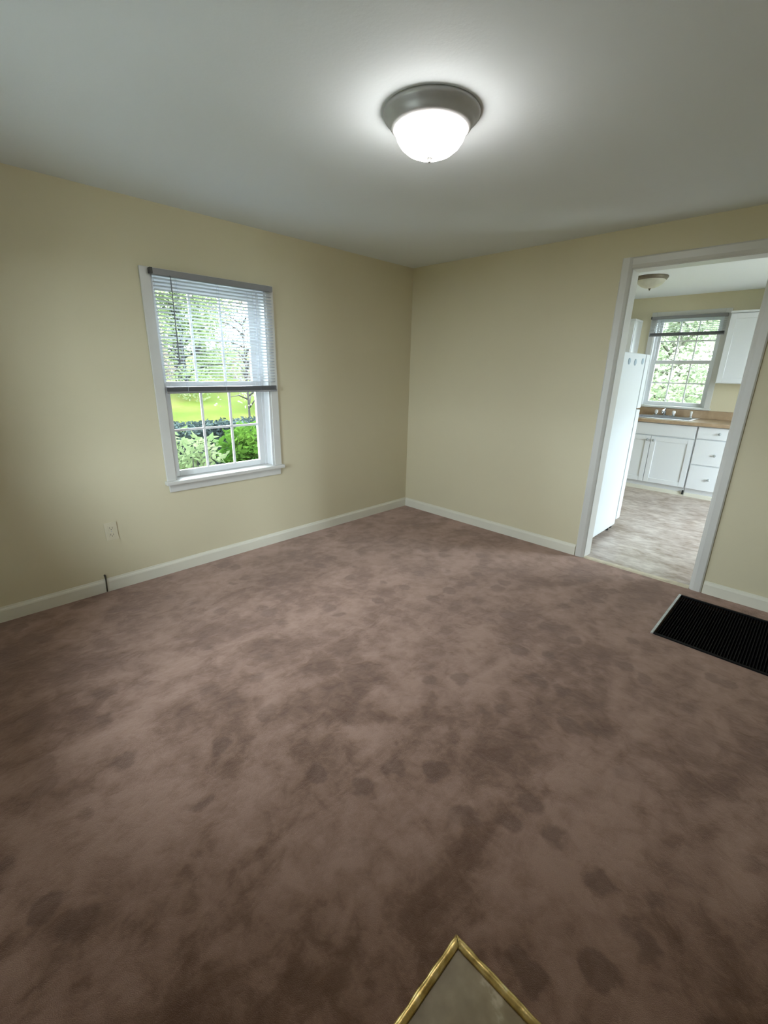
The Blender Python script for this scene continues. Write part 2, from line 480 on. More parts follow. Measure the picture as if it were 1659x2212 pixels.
# ---- baseboards (moulded top edge)
BP = [(0, 0), (0.014, 0), (0.014, 0.066), (0.0115, 0.074), (0.0065, 0.080), (0.0045, 0.088), (0, 0.088)]
B().prism(BP, (0, Y1, 0), (0, 0, 0), (1, 0, 0), (0, 0, 1)).build('baseboard_left', 'basetrim', **S)
B().prism(BP, (0.014, 0, 0), (1.853, 0, 0), (0, -1, 0), (0, 0, 1)).build('baseboard_back', 'basetrim', **S)
B().prism(BP, (2.722, 0, 0), (X1, 0, 0), (0, -1, 0), (0, 0, 1)).build('baseboard_back_right', 'basetrim', **S)
B().prism(BP, (X1, Y1, 0), (X1, -0.014, 0), (-1, 0, 0), (0, 0, 1)).build('baseboard_right', 'basetrim', **S)
B().prism(BP, (0.014, Y1, 0), (X1 - 0.014, Y1, 0), (0, 1, 0), (0, 0, 1)).build('baseboard_rear', 'basetrim', **S)

# ---- doorway to the kitchen
door = empty('door_1', (2.29, 0, 0), 'white cased opening leading through to the kitchen', None, None, 'structure')
CP = [(0, 0), (0.066, 0), (0.066, 0.010), (0.058, 0.016), (0.020, 0.014), (0.006, 0.009), (0, 0.006)]   # u away from the opening, v proud of wall
dl, dr_, dt = 1.924, 2.650, 2.062
B().prism([(-u, v) for u, v in CP], (dl, 0, 0), (dl, 0, dt + 0.0665), (1, 0, 0), (0, -1, 0)).build('casing', 'trim', door)
B().prism(CP, (dr_, 0, 0), (dr_, 0, dt + 0.0665), (1, 0, 0), (0, -1, 0)).build('casing', 'trim', door)
B().prism(CP, (dl - 0.0005, 0, dt), (dr_ + 0.0005, 0, dt), (0, 0, 1), (0, -1, 0)).build('head_casing', 'trim', door)
box('jamb', (DO[0], -0.001, 0), (1.930, 0.121, DO[2]), 'trim', door, 0.002)
box('jamb', (2.645, -0.001, 0), (DO[1], 0.121, DO[2]), 'trim', door, 0.002)
box('head_jamb', (1.930, -0.001, 2.055), (2.645, 0.121, DO[2]), 'trim', door, 0.002)
B().prism([(-u, v) for u, v in CP], (dl, 0.12, 0), (dl, 0.12, dt + 0.0665), (1, 0, 0), (0, 1, 0)).build('casing', 'trim', door)
B().prism(CP, (dr_, 0.12, 0), (dr_, 0.12, dt + 0.0665), (1, 0, 0), (0, 1, 0)).build('casing', 'trim', door)
B().prism(CP, (dl - 0.0005, 0.12, dt), (dr_ + 0.0005, 0.12, dt), (0, 0, 1), (0, 1, 0)).build('head_casing', 'trim', door)
B().prism([(0, -0.012), (0.006, 0.003), (0.018, 0.008), (0.055, 0.008), (0.068, 0.002), (0.07, -0.012)], (1.930, -0.018, 0), (2.645, -0.018, 0), (0, 1, 0), (0, 0, 1)).build('trim_1', 'threshold', kind='structure', label='narrow worn cream threshold strip across the kitchen doorway')

# ================================================================== windows
def window(name, label, axis, o, wallin, out, dl_, du_, glz, g0, g1, gz0, gz1, zm, wt, casing=0.06, apron=True, head=0.06):
    """axis 'y': opening runs along y on the wall plane x=wallin, outside towards `out` (-1/+1) along the other axis.
    o=(u0,u1,z0,z1) opening. dl_/du_ glass depth of lower/upper sash."""
    u0, u1, z0, z1 = o
    def P(u, d, z):   # d = distance towards outside
        return (wallin + out * d, u, z) if axis == 'y' else (u, wallin + out * d, z)
    def bx(nm, ua, ub, da, db, za, zb, m, par, bev=0.0, **t):
        a, b = P(ua, da, za), P(ub, db, zb)
        lo = tuple(min(a[i], b[i]) for i in range(3)); hi = tuple(max(a[i], b[i]) for i in range(3))
        return box(nm, lo, hi, m, par, bev, **t)
    w = empty(name, P((u0 + u1) / 2, 0, z0), label, None, None, 'structure')
    # casing, stool, apron
    bx('casing', u0 - casing, u0, -0.016, 0, z0 - 0.005, z1 + head, 'trim', w, 0.004)
    bx('casing', u1, u1 + casing, -0.016, 0, z0 - 0.005, z1 + head, 'trim', w, 0.004)
    bx('head_casing', u0, u1, -0.016, 0, z1, z1 + head, 'trim', w, 0.004)
    bx('stool', u0 - casing - 0.012, u1 + casing + 0.012, -0.045, dl_ - 0.0145, z0 - 0.022, z0 + 0.004, 'trim', w, 0.006)
    if apron:
        bx('apron', u0 - casing + 0.01, u1 + casing - 0.01, -0.014, 0, z0 - 0.076, z0 - 0.022, 'trim', w, 0.004)
    # jambs
    bx('jamb', u0, u0 + 0.012, 0, wt, z0, z1, 'vinyl', w)
    bx('jamb', u1 - 0.012, u1, 0, wt, z0, z1, 'vinyl', w)
    bx('head_jamb', u0 + 0.012, u1 - 0.012, 0, wt, z1 - 0.012, z1, 'vinyl', w)
    bx('sill', u0 + 0.012, u1 - 0.012, dl_ - 0.0145, wt + 0.03, z0 - 0.02, z0 + 0.003, 'vinyl', w)
    # frame tracks
    bx('track', u0 + 0.012, u0 + 0.032, dl_ - 0.022, du_ + 0.03, z0, z1 - 0.012, 'vinyl', w)
    bx('track', u1 - 0.032, u1 - 0.012, dl_ - 0.022, du_ + 0.03, z0, z1 - 0.012, 'vinyl', w)
    for nm, d, za, zb, ga, gb in (('lower_sash', dl_, z0 + 0.004, zm + 0.02, gz0, zm - 0.022), ('upper_sash', du_, zm - 0.02, z1 - 0.012, zm + 0.022, gz1)):
        b = B()
        def add(ua, ub, zz0, zz1, t=0.014):
            a, c = P(ua, d - t, zz0), P(ub, d + t, zz1)
            b.box(tuple(min(a[i], c[i]) for i in range(3)), tuple(max(a[i], c[i]) for i in range(3)), 0.003)
        add(u0 + 0.032, g0, za, zb); add(g1, u1 - 0.032, za, zb)
        add(g0, g1, za, ga); add(g0, g1, gb, zb)
        s = b.build(nm, 'vinyl', w)
        mw = 0.0075
        hb = (ga + gb) / 2
        us = [g0, g0 + (g1 - g0) / 3, g0 + 2 * (g1 - g0) / 3, g1]
        for k in (1, 2):
            bx('muntin', us[k] - mw, us[k] + mw, d - 0.006, d + 0.006, ga, gb, 'vinyl', s)
        bx('muntin', g0, g1, d - 0.005, d + 0.005, hb - mw, hb + mw, 'vinyl', s)
        for k in range(3):
            ea = us[k] + (mw if k else 0); eb = us[k + 1] - (mw if k < 2 else 0)
            for (pa, pb) in ((ga, hb - mw), (hb + mw, gb)):
                bx('pane', ea, eb, d - 0.0015, d + 0.0015, pa, pb, 'glass', s)
    return w

window('window_1', 'white double-hung window with small panes in the cream left wall', 'y', WO, 0.0, -1,
       0.095, 0.130, None, -2.296, -1.664, 0.700, 1.850, 1.275, WT, head=0.028)
window('window_2', 'white double-hung window with small panes above the kitchen sink', 'x', KW, KY1, 1,
       0.080, 0.115, None, 1.262, 1.862, 1.062, 2.045, 1.560, WT, apron=False)
window('window_added_rear', 'unseen white double-hung window added behind the camera for its daylight', 'x', RW, Y1, -1,
       0.095, 0.130, None, 0.984, 1.636, 0.700, 1.850, 1.275, WT)

# sliding glass door in the kitchen's right wall (unseen, added to light the kitchen)
pd = empty('door_added_side', (KX1, 1.75, 0.06), 'unseen white framed glass door added in the kitchen side wall for daylight', None, None, 'structure')
b = B()
for (ya, yb) in ((1.2, 1.735), (1.715, 2.25)):
    xo = KX1 + (0.08 if ya < 1.5 else 0.12)
    b.box((xo, ya, 0.06), (xo + 0.035, ya + 0.06, 2.08)).box((xo, yb - 0.06, 0.06), (xo + 0.035, yb, 2.08))
    b.box((xo, ya + 0.06, 0.06), (xo + 0.035, yb - 0.06, 0.14)).box((xo, ya + 0.06, 2.01), (xo + 0.035, yb - 0.06, 2.08))
b.build('frame', 'vinyl', pd)
box('pane', (KX1 + 0.095, 1.26, 0.14), (KX1 + 0.099, 1.675, 2.01), 'glass', pd)
box('pane', (KX1 + 0.135, 1.775, 0.14), (KX1 + 0.139, 2.19, 2.01), 'glass', pd)

# ================================================================== mini blinds
def mini_blind(name, label, axis, u0, u1, d, out, ztop, zbot, pitch, tilt, nstack, wand):
    """hangs at distance d in front of the wall plane given by function; out=+1: room side along +axis"""
    def P(u, dd, z):
        return Vector((d + out * dd, u, z)) if axis == 'y' else Vector((u, d + out * dd, z))
    root = empty(name, P((u0 + u1) / 2, 0, ztop), label, 'blind', 'mini blinds over the two windows')
    def bx(nm, ua, ub, da, db, za, zb, m, bev=0.0, par=root):
        a, c = P(ua, da, za), P(ub, db, zb)
        return box(nm, [min(a[i], c[i]) for i in range(3)], [max(a[i], c[i]) for i in range(3)], m, par, bev)
    bx('headrail', u0, u1, -0.018, 0.018, ztop - 0.036, ztop, 'rail', 0.004)
    bx('end_cap', u0 - 0.012, u0 + 0.004, -0.019, 0.019, ztop - 0.030, ztop + 0.002, 'railend', 0.003)
    # one slat, then copies sharing its mesh
    b = B()
    w = 0.0125
    prof = [(-w, -0.0012), (-w * .5, 0.0006), (0, 0.0012), (w * .5, 0.0006), (w, -0.0012), (w, -0.0016), (w * .5, 0.0002), (0, 0.0008), (-w * .5, 0.0002), (-w, -0.0016)]
    ct, st = math.cos(tilt), math.sin(tilt)
    prof = [(x * ct - z * st, x * st + z * ct) for x, z in prof]
    base = wloc(root)
    ua = Vector((out, 0, 0)) if axis == 'y' else Vector((0, out, 0))
    zs = []
    z = ztop - 0.05
    while z > zbot + 0.046 + pitch * 0.3:
        zs.append(z); z -= pitch
    b.prism(prof, P(u0 + 0.004, 0, ztop), P(u1 - 0.004, 0, ztop), ua, (0, 0, 1))
    first = b.build('slat', 'slat', root)
    first.location = (0, 0, zs[0] - ztop)
    for z in zs[1:]:
        share(first, root, (0, 0, z - ztop))
    flat = [(-w, -0.0012), (0, 0.0006), (w, -0.0012), (w, -0.0018), (0, 0.0), (-w, -0.0018)]
    b = B()
    for k in range(nstack):
        b.prism(flat, P(u0 + 0.004, 0, zbot + 0.015 + k * 0.0021), P(u1 - 0.004, 0, zbot + 0.015 + k * 0.0021), ua, (0, 0, 1))
    b.build('slat_stack', 'rail', root)  # stacked white slats in the backlight-shaded rail grey
    bx('bottom_rail', u0 + 0.002, u1 - 0.002, -0.0125, 0.0125, zbot, zbot + 0.013, 'rail', 0.003)
    for f in (0.17, 0.5, 0.83):
        u = u0 + (u1 - u0) * f
        b = B()
        for dd in (-0.012, 0.012):
            b.tube([P(u, dd, ztop - 0.034), P(u, dd, zbot + 0.012)], 0.0008, 6)
        b.build('ladder_cord', 'cord', root)
    if wand:
        uw, zt, zb = wand
        b = B().tube([P(uw, 0.024, zt), P(uw - 0.002, 0.026, (zt + zb) / 2), P(uw - 0.004, 0.026, zb + 0.03)], 0.0035, 6)
        wd = b.build('tilt_wand', 'wand', root)
        B().tube([P(uw - 0.004, 0.026, zb + 0.03), P(uw - 0.004, 0.026, zb)], [0.0035, 0.006], 8).build('wand_tip', 'wand', wd)
        B().tube([P(uw, 0.016, ztop - 0.03), P(uw, 0.024, ztop - 0.04), P(uw, 0.024, zt)], 0.002, 6).build('wand_hook', 'railend', wd)
    return root

mini_blind('mini_blind', 'white mini blind lowered halfway over the left wall window', 'y', -2.362, -1.556, 0.036, 1, 1.944, 1.228, 0.0205, math.radians(15), 14, (-2.262, 1.890, 1.41))
mini_blind('mini_blind', 'white mini blind pulled nearly all the way up above the kitchen sink', 'x', 1.155, 1.955, KY1 - 0.036, -1, 2.105, 1.868, 0.0205, math.radians(4), 14, None)

# ================================================================== ceiling lamps
LC = (1.775, -1.93, H)
lamp = empty('ceiling_lamp', LC, 'lit flush ceiling lamp with white glass bowl and nickel base', 'ceiling lamp')
B().lathe([(0.0, 0.0), (0.176, 0.0), (0.178, -0.006), (0.174, -0.016), (0.160, -0.024), (0.156, -0.034), (0.148, -0.046), (0.139, -0.054), (0.133, -0.054), (0.131, -0.046), (0.0, -0.044)], LC, 56, cap=False).build('base', 'nickel', lamp, True)
B().lathe([(0.1305, -0.047), (0.1300, -0.062), (0.124, -0.080), (0.110, -0.099), (0.088, -0.116), (0.060, -0.128), (0.030, -0.1345), (0.0, -0.136)], LC, 56, cap=False).build('glass_bowl', 'lamp', lamp, True)
B().lathe([(0.0, -0.134), (0.011, -0.135), (0.012, -0.139), (0.006, -0.142), (0.007, -0.147), (0.004, -0.152), (0.0, -0.153)], LC, 20, cap=False).build('finial', 'nickel', lamp, True)

KC = (1.47, 1.96, KH)
kl = empty('ceiling_lamp', KC, 'unlit flush lamp with beige glass bowl on the kitchen ceiling', 'ceiling lamp')
B().lathe([(0.0, 0.0), (0.150, 0.0), (0.152, -0.008), (0.146, -0.022), (0.136, -0.034), (0.128, -0.034), (0.0, -0.030)], KC, 40, cap=False).build('base', 'bronze', kl, True)
B().lathe([(0.130, -0.030), (0.126, -0.048), (0.108, -0.070), (0.080, -0.090), (0.045, -0.104), (0.0, -0.109)], KC, 40, cap=False).build('glass_bowl', 'alabaster', kl, True)
B().lathe([(0.0, -0.107), (0.011, -0.108), (0.012, -0.113), (0.006, -0.117), (0.006, -0.124), (0.0, -0.128)], KC, 16, cap=False).build('finial', 'bronze', kl, True)

# ================================================================== outlet, cable
ot = empty('wall_outlet', (0, -2.792, 0.33), 'cream duplex outlet low on the wall left of the window', 'outlet')
box('plate', (0, -2.828, 0.336), (0.006, -2.757, 0.452), 'plate', ot, 0.003)
for zc in (0.372, 0.416):
    s = B().box((0.005, -2.809, zc - 0.015), (0.009, -2.776, zc + 0.015), 0.004).build('socket', 'plate', ot)
    B().box((0.0085, -2.801, zc - 0.004), (0.0094, -2.7985, zc + 0.008)).build('slot', 'slot', s)
    B().box((0.0085, -2.7865, zc - 0.004), (0.0094, -2.784, zc + 0.006)).build('slot', 'slot', s)
    B().box((0.0085, -2.795, zc - 0.011), (0.0094, -2.790, zc - 0.006)).build('slot', 'slot', s)
B().tube([(0.0055, -2.7925, 0.394), (0.0078, -2.7925, 0.394)], 0.0035, 10).build('screw', 'alu', ot)
B().tube([(-0.01, -2.873, 0.112), (0.006, -2.873, 0.112), (0.014, -2.873, 0.104), (0.0185, -2.874, 0.085), (0.0185, -2.876, 0.04), (0.019, -2.878, 0.006)], [0.006, 0.006, 0.0055, 0.004, 0.004, 0.004], 8).build('cable_stub', 'cable', None, True, label='short dark cable stub hanging over the left baseboard below the outlet', cat='cable')

# ================================================================== floor grille
gr = empty('floor_grille', (VX0, VY1, 0), 'black floor return grille with a bright metal end strip beside the doorway', 'grille')
FZ = 0.007
box('end_strip', (VX0, VY0, -0.006), (VX0 + 0.014, VY1, FZ), 'alu', gr, 0.002, label='bright worn metal end strip')
box('frame_rail', (VX1 - 0.016, VY0, -0.006), (VX1, VY1, FZ), 'black', gr, 0.002)
box('frame_rail', (VX0 + 0.014, VY0, -0.006), (VX1 - 0.016, VY0 + 0.016, FZ), 'black', gr, 0.002)
box('frame_rail', (VX0 + 0.014, VY1 - 0.016, -0.006), (VX1 - 0.016, VY1, FZ), 'black', gr, 0.002)
tilt = Matrix.Rotation(math.radians(28), 3, 'Y')
first = None
xx = VX0 + 0.024
while xx < VX1 - 0.018:
    if first is None:
        first = B().box((xx - 0.0012, VY0 + 0.014, -0.017), (xx + 0.0012, VY1 - 0.014, 0.003), rot=tilt).build('louver', 'black', gr)
        x0_ = xx
    else:
        share(first, gr, (xx - x0_, 0, 0))
    xx += 0.0135
for yy in (VY0 + 0.22, VY0 + 0.44):
    box('cross_bar', (VX0 + 0.016, yy - 0.003, -0.024), (VX1 - 0.016, yy + 0.003, -0.012), 'black', gr)
b = B()
t = 0.004
b.box((VX0 + 0.013, VY0 + 0.013, -0.34), (VX1 - 0.013, VY1 - 0.013, -0.336))
b.box((VX0 + 0.013, VY0 + 0.013, -0.336), (VX0 + 0.013 + t, VY1 - 0.013, -0.031)).box((VX1 - 0.013 - t, VY0 + 0.013, -0.336), (VX1 - 0.013, VY1 - 0.013, -0.031))
b.box((VX0 + 0.017, VY0 + 0.013, -0.336), (VX1 - 0.017, VY0 + 0.017, -0.031)).box((VX0 + 0.017, VY1 - 0.017, -0.336), (VX1 - 0.017, VY1 - 0.013, -0.031))
b.build('duct_box', 'pit', gr)

# ================================================================== brass edging of the landing
def brass_strip(name, label, p0, p1, side, mitre):
    """half-round strip, edges slightly bent and dented along its length"""
    p0, p1 = Vector(p0), Vector(p1)
    L_ = (p1 - p0).length; d = (p1 - p0).normalized(); s = Vector(side)
    n = int(L_ / 0.012)
    bm = B()
    rows = []
    w = 0.0105
    ph = random.random() * 9
    for i in range(n + 1):
        t_ = L_ * i / n
        wob = 0.0007 * math.sin(t_ * 37 + ph) + 0.0006 * math.sin(t_ * 91 + 2 * ph) + random.uniform(-0.0006, 0.0006)
        hz = 0.0062 + 0.0010 * math.sin(t_ * 53 + ph) + random.uniform(-0.0006, 0.0006)
        row = []
        for (u, z) in ((-w - wob, -0.004), (-w - wob, 0.0018), (-w * .65 - wob * .6, hz * .78), (-w * .2, hz), (w * .35, hz * .92), (w * .8, hz * .5), (w, 0.0004), (w, -0.005)):
            tt = t_
            if mitre and i == 0: tt = max(0.0, (u + w) * mitre)
            row.append(bm.bm.verts.new(p0 + d * tt + s * u + Vector((0, 0, z))))
        rows.append(row)
    m_ = len(rows[0])
    for a, b_ in zip(rows, rows[1:]):
        for k in range(m_):
            bm.bm.faces.new((a[k], a[(k + 1) % m_], b_[(k + 1) % m_], b_[k]))
    bm.bm.faces.new(rows[0]); bm.bm.faces.new(rows[-1])
    return bm.build(name, 'brass', None, True, label=label, cat='edging strip', group='brass strips edging the entry landing')
brass_strip('brass_strip', 'worn brass edging strip running from the landing corner towards lower left', (LX, LY + 0.0105, 0), (LX, Y1 + 0.015, 0), (1, 0, 0), 1.0)
brass_strip('brass_strip', 'worn brass edging strip running from the landing corner towards lower right', (LX - 0.0085, LY, 0), (X1 - 0.015, LY, 0), (0, -1, 0), 1.0)

# ================================================================== kitchen
# ---- refrigerator, its side to the doorway
fr = empty('refrigerator', (1.50, 0.62, 0), 'white refrigerator standing just inside the kitchen doorway', 'refrigerator')
FX0, FX1 = 1.13, 1.85
box('body', (FX0, 0.315, 0.045), (FX1, 0.915, 1.565), 'appl', fr, 0.010)
box('gasket', (FX0 + 0.012, 0.915, 0.075), (FX1 - 0.010, 0.932, 1.560), 'knobgrey', fr)
d1 = box('door', (FX0, 0.932, 0.085), (FX1, 1.035, 1.105), 'appl', fr, 0.012)
d2 = box('door', (FX0, 0.932, 1.115), (FX1, 1.035, 1.565), 'appl', fr, 0.012, label='freezer door')
for dd, (za, zb) in ((d1, (0.70, 1.06)), (d2, (1.15, 1.42))):
    B().box((FX0 + 0.05, 1.034, za), (FX0 + 0.075, 1.072, za + 0.03), 0.004).box((FX0 + 0.05, 1.034, zb - 0.03), (FX0 + 0.075, 1.072, zb), 0.004).box((FX0 + 0.048, 1.062, za), (FX0 + 0.077, 1.078, zb), 0.005).build('handle', 'appl', dd)
box('toe_grille', (FX0 + 0.02, 0.86, 0.012), (FX1 - 0.02, 0.905, 0.075), 'rubber', fr)
for (xa, ya) in ((FX1 - 0.045, 0.345), (FX0 + 0.045, 0.345), (FX1 - 0.045, 0.83), (FX0 + 0.045, 0.83)):
    B().lathe([(0.0, 0.0), (0.022, 0.0), (0.022, 0.016), (0.010, 0.02), (0.010, 0.05), (0, 0.05)], (xa, ya, -0.002), 14, cap=False).build('foot', 'rubber', fr)
for (yc, zc) in ((0.500, 1.499), (0.650, 1.494), (0.835, 1.505)):
    b = B()
    b.lathe([(0.0, 0.0), (0.024, 0.0), (0.026, 0.003), (0.020, 0.007), (0.0, 0.008)], (0, 0, 0), 20, cap=False)
    bmesh.ops.rotate(b.bm, cent=(0, 0, 0), matrix=Matrix.Rotation(HP, 3, 'Y'), verts=b.bm.verts)
    bmesh.ops.translate(b.bm, vec=(FX1 - 0.001, yc, zc), verts=b.bm.verts)
    b.build('round_cap', 'capblue', fr, label='pale blue round cap near the top of the side panel')

# ---- base cabinets
CF = 2.785   # front face of doors / drawers
CT = 0.845   # cabinet top
def panel_front(b, x0, x1, z0, z1, rail=0.055, y=CF, th=0.02, rec=0.008):
    """frame of four rails round a recessed panel"""
    b.box((x0, y, z0), (x0 + rail, y + th, z1), 0.002).box((x1 - rail, y, z0), (x1, y + th, z1), 0.002)
    b.box((x0 + rail, y, z0), (x1 - rail, y + th, z0 + rail), 0.002).box((x0 + rail, y, z1 - rail), (x1 - rail, y + th, z1), 0.002)
def door_part(par, x0, x1, z0, z1, y=CF, knob=None):
    b = B(); panel_front(b, x0, x1, z0, z1, y=y)
    d = b.build('door', 'cab', par)
    box('panel', (x0 + 0.052, y + 0.008, z0 + 0.052), (x1 - 0.052, y + 0.018, z1 - 0.052), 'cab', d)
    if knob: knob_part(d, knob[0], knob[1], y)
    return d
def knob_part(par, x, z, y=CF, name='knob'):
    b = B()
    b.lathe([(0.0, 0.0), (0.006, 0.0), (0.006, 0.010), (0.014, 0.016), (0.015, 0.021), (0.010, 0.026), (0.0, 0.027)], (0, 0, 0), 16, cap=False)
    bmesh.ops.rotate(b.bm, cent=(0, 0, 0), matrix=Matrix.Rotation(HP, 3, 'X'), verts=b.bm.verts)
    bmesh.ops.translate(b.bm, vec=(x, y + 0.001, z), verts=b.bm.verts)
    b.build(name, 'knobgrey', par, True)
def carcass(par, x0, x1, top=CT):
    b = B()
    b.box((x0, CF + 0.021, 0.10), (x0 + 0.018, KY1 - 0.002, top)).box((x1 - 0.018, CF + 0.021, 0.10), (x1, KY1 - 0.002, top))
    b.box((x0 + 0.018, CF + 0.021, 0.10), (x1 - 0.018, KY1 - 0.002, 0.118)).box((x0 + 0.018, KY1 - 0.012, 0.118), (x1 - 0.018, KY1 - 0.002, top))
    b.box((x0 + 0.018, CF + 0.021, top - 0.03), (x1 - 0.018, CF + 0.04, top)).box((x0 + 0.018, CF + 0.021, 0.118), (x1 - 0.018, CF + 0.028, top - 0.03))
    b.build('body', 'cab', par)
    box('toe_kick', (x0, CF + 0.055, -0.002), (x1, CF + 0.070, 0.10), 'cab', par)
    B().prism([(0, 0), (-0.012, 0), (-0.012, 0.030), (-0.006, 0.042), (0, 0.046)], (x0, CF + 0.055, -0.002), (x1, CF + 0.055, -0.002), (0, 1, 0), (0, 0, 1)).build('shoe_moulding', 'basetrim', par)

sc = empty('base_cabinet', (1.555, 3.09, 0), 'white two-door base cabinet under the kitchen sink', 'cabinet', 'white kitchen base cabinets')
carcass(sc, 1.098, 2.010)
box('false_drawer_front', (1.106, CF, 0.695), (2.002, CF + 0.02, 0.835), 'cab', sc, 0.003)
door_part(sc, 1.106, 1.552, 0.108, 0.680, knob=(1.520, 0.632))
door_part(sc, 1.558, 2.002, 0.108, 0.680, knob=(1.590, 0.632))
box('toe_gap_block', (1.992, CF + 0.026, 0.018), (2.010, CF + 0.044, 0.068), 'rubber', sc, 0.003, label='small black block in place of the dark toe-kick gap')  # black block put where the toe kicks leave a dark gap
dc = empty('base_cabinet', (2.23, 3.09, 0), 'white three-drawer base cabinet beside the sink cabinet', 'cabinet', 'white kitchen base cabinets')
carcass(dc, 2.014, 2.440)
for (za, zb, zk) in ((0.705, 0.835, 0.772), (0.405, 0.692, 0.528), (0.108, 0.392, 0.242)):
    d = box('drawer', (2.022, CF, za), (2.432, CF + 0.02, zb), 'cab', dc, 0.003)
    knob_part(d, 2.232, zk)
ec = empty('base_cabinet', (2.67, 3.09, 0), 'white single-door base cabinet at the far end of the kitchen counter', 'cabinet', 'white kitchen base cabinets')
carcass(ec, 2.444, 2.90)
box('drawer', (2.452, CF, 0.695), (2.892, CF + 0.02, 0.835), 'cab', ec, 0.003)
door_part(ec, 2.452, 2.892, 0.108, 0.680, knob=(2.486, 0.632))

# ---- worktop with sink cut-out and backsplash
SX0, SX1, SY0, SY1 = 1.27, 1.90, 2.86, 3.26
wt_ = empty('worktop', (2.0, 3.09, CT), 'tan laminate worktop with a backsplash on the white base cabinets', 'worktop')
b = B()
z0, z1 = CT, 0.885
for (xa, xb, ya, yb) in ((1.09, SX0, 2.755, 3.398), (SX1, 2.91, 2.755, 3.398), (SX0, SX1, 2.755, SY0), (SX0, SX1, SY1, 3.398)):
    b.box((xa, ya, z0), (xb, yb, z1))
bmesh.ops.remove_doubles(b.bm, verts=b.bm.verts, dist=1e-5)
b.build('top', 'laminate', wt_)
box('backsplash', (1.09, 3.378, z1), (2.91, 3.398, 0.985), 'laminate', wt_, 0.004)
B().prism([(0, 0), (-0.006, 0.004), (-0.008, 0.02), (-0.006, 0.036), (0, 0.04)], (1.09, 2.755, z0), (2.91, 2.755, z0), (0, 1, 0), (0, 0, 1)).build('front_edge', 'laminate', wt_)

# ---- sink
sk = empty('kitchen_sink', ((SX0 + SX1) / 2, 3.06, 0.885), 'stainless steel sink let into the tan worktop', 'sink')
b = B()
r = 0.022
b.box((SX0 - r, SY0 - r, 0.886), (SX1 + r, SY0 + 0.012, 0.893), 0.002).box((SX0 - r, SY1 - 0.02, 0.886), (SX1 + r, SY1 + 0.075, 0.893), 0.002)
b.box((SX0 - r, SY0 + 0.012, 0.886), (SX0 + 0.012, SY1 - 0.02, 0.893), 0.002).box((SX1 - 0.012, SY0 + 0.012, 0.886), (SX1 + r, SY1 - 0.02, 0.893), 0.002)
b.build('rim', 'steel', sk)
b = B()
for (xa, xb, ya, yb, za, zb) in ((SX0 + 0.008, SX0 + 0.012, SY0 + 0.008, SY1 - 0.016, 0.72, 0.889), (SX1 - 0.012, SX1 - 0.008, SY0 + 0.008, SY1 - 0.016, 0.72, 0.889), (SX0 + 0.012, SX1 - 0.012, SY0 + 0.008, SY0 + 0.012, 0.72, 0.889), (SX0 + 0.012, SX1 - 0.012, SY1 - 0.02, SY1 - 0.016, 0.72, 0.889), (SX0 + 0.008, SX1 - 0.008, SY0 + 0.008, SY1 - 0.016, 0.716, 0.72)):
    b.box((xa, ya, za), (xb, yb, zb))
b.build('basin', 'steel', sk)
B().lathe([(0, 0), (0.04, 0), (0.042, 0.003), (0.03, 0.004), (0, 0.002)], ((SX0 + SX1) / 2, 3.05, 0.72), 20, cap=False).build('drain', 'chrome', sk)

# ---- faucet
FY = 3.29
fa = empty('faucet', (1.53, FY, 0.893), 'chrome kitchen faucet with two white knob handles at the sink', 'faucet')
box('deck_plate', (1.40, FY - 0.026, 0.893), (1.66, FY + 0.026, 0.905), 'chrome', fa, 0.005)
B().tube([(1.53, FY, 0.900), (1.53, FY, 0.955), (1.532, FY - 0.02, 0.978), (1.535, FY - 0.09, 0.972), (1.538, FY - 0.15, 0.955), (1.539, FY - 0.165, 0.935)], [0.017, 0.015, 0.014, 0.012, 0.011, 0.010], 12).build('spout', 'chrome', fa, True)
for xh in (1.432, 1.632):
    st = B().lathe([(0, 0), (0.016, 0), (0.014, 0.016), (0, 0.016)], (xh, FY, 0.905), 16, cap=False).build('handle_stem', 'chrome', fa, True)
    B().lathe([(0, 0), (0.016, 0.0), (0.020, 0.010), (0.021, 0.030), (0.016, 0.042), (0, 0.044)], (xh, FY, 0.921), 12, cap=False).build('handle', 'knobwhite', st, True)
sp = empty('sink_sprayer', (1.822, FY, 0.893), 'small white side sprayer right of the kitchen faucet', 'sprayer')
B().lathe([(0, 0), (0.020, 0), (0.020, 0.006), (0.014, 0.012), (0, 0.012)], (1.822, FY, 0.893), 16, cap=False).build('collar', 'chrome', sp, True)
B().lathe([(0, 0), (0.011, 0), (0.012, 0.03), (0.015, 0.052), (0.012, 0.066), (0, 0.068)], (1.822, FY, 0.905), 14, cap=False).build('nozzle', 'knobwhite', sp, True)

# ---- wall cabinets either side of the kitchen window
def wall_cabinet(label, x0, x1, z0, z1, doors, knobs):
    y0 = 3.10
    c = empty('wall_cabinet', ((x0 + x1) / 2, 3.25, z0), label, 'cabinet', 'white kitchen wall cabinets')
    b = B()
    b.box((x0, y0 + 0.021, z0), (x1, KY1 - 0.001, z1), 0.001)
    b.build('body', 'cab', c)
    box('crown_strip', (x0 - 0.004, y0 - 0.004, z1), (x1 + 0.004, KY1 - 0.001, z1 + 0.022), 'cab', c, 0.004)
    for (xa, xb), k in zip(doors, knobs):
        door_part(c, xa, xb, z0 + 0.008, z1 - 0.008, y=y0, knob=k)
    return c
wall_cabinet('white wall cabinet right of the kitchen window', 2.020, 2.900, 1.318, 2.075, ((2.026, 2.457), (2.463, 2.894)), (None, None))
wall_cabinet('white wall cabinet left of the kitchen window, above the refrigerator', 0.310, 1.040, 1.318, 2.050, ((0.316, 0.672), (0.678, 1.034)), (None, None))

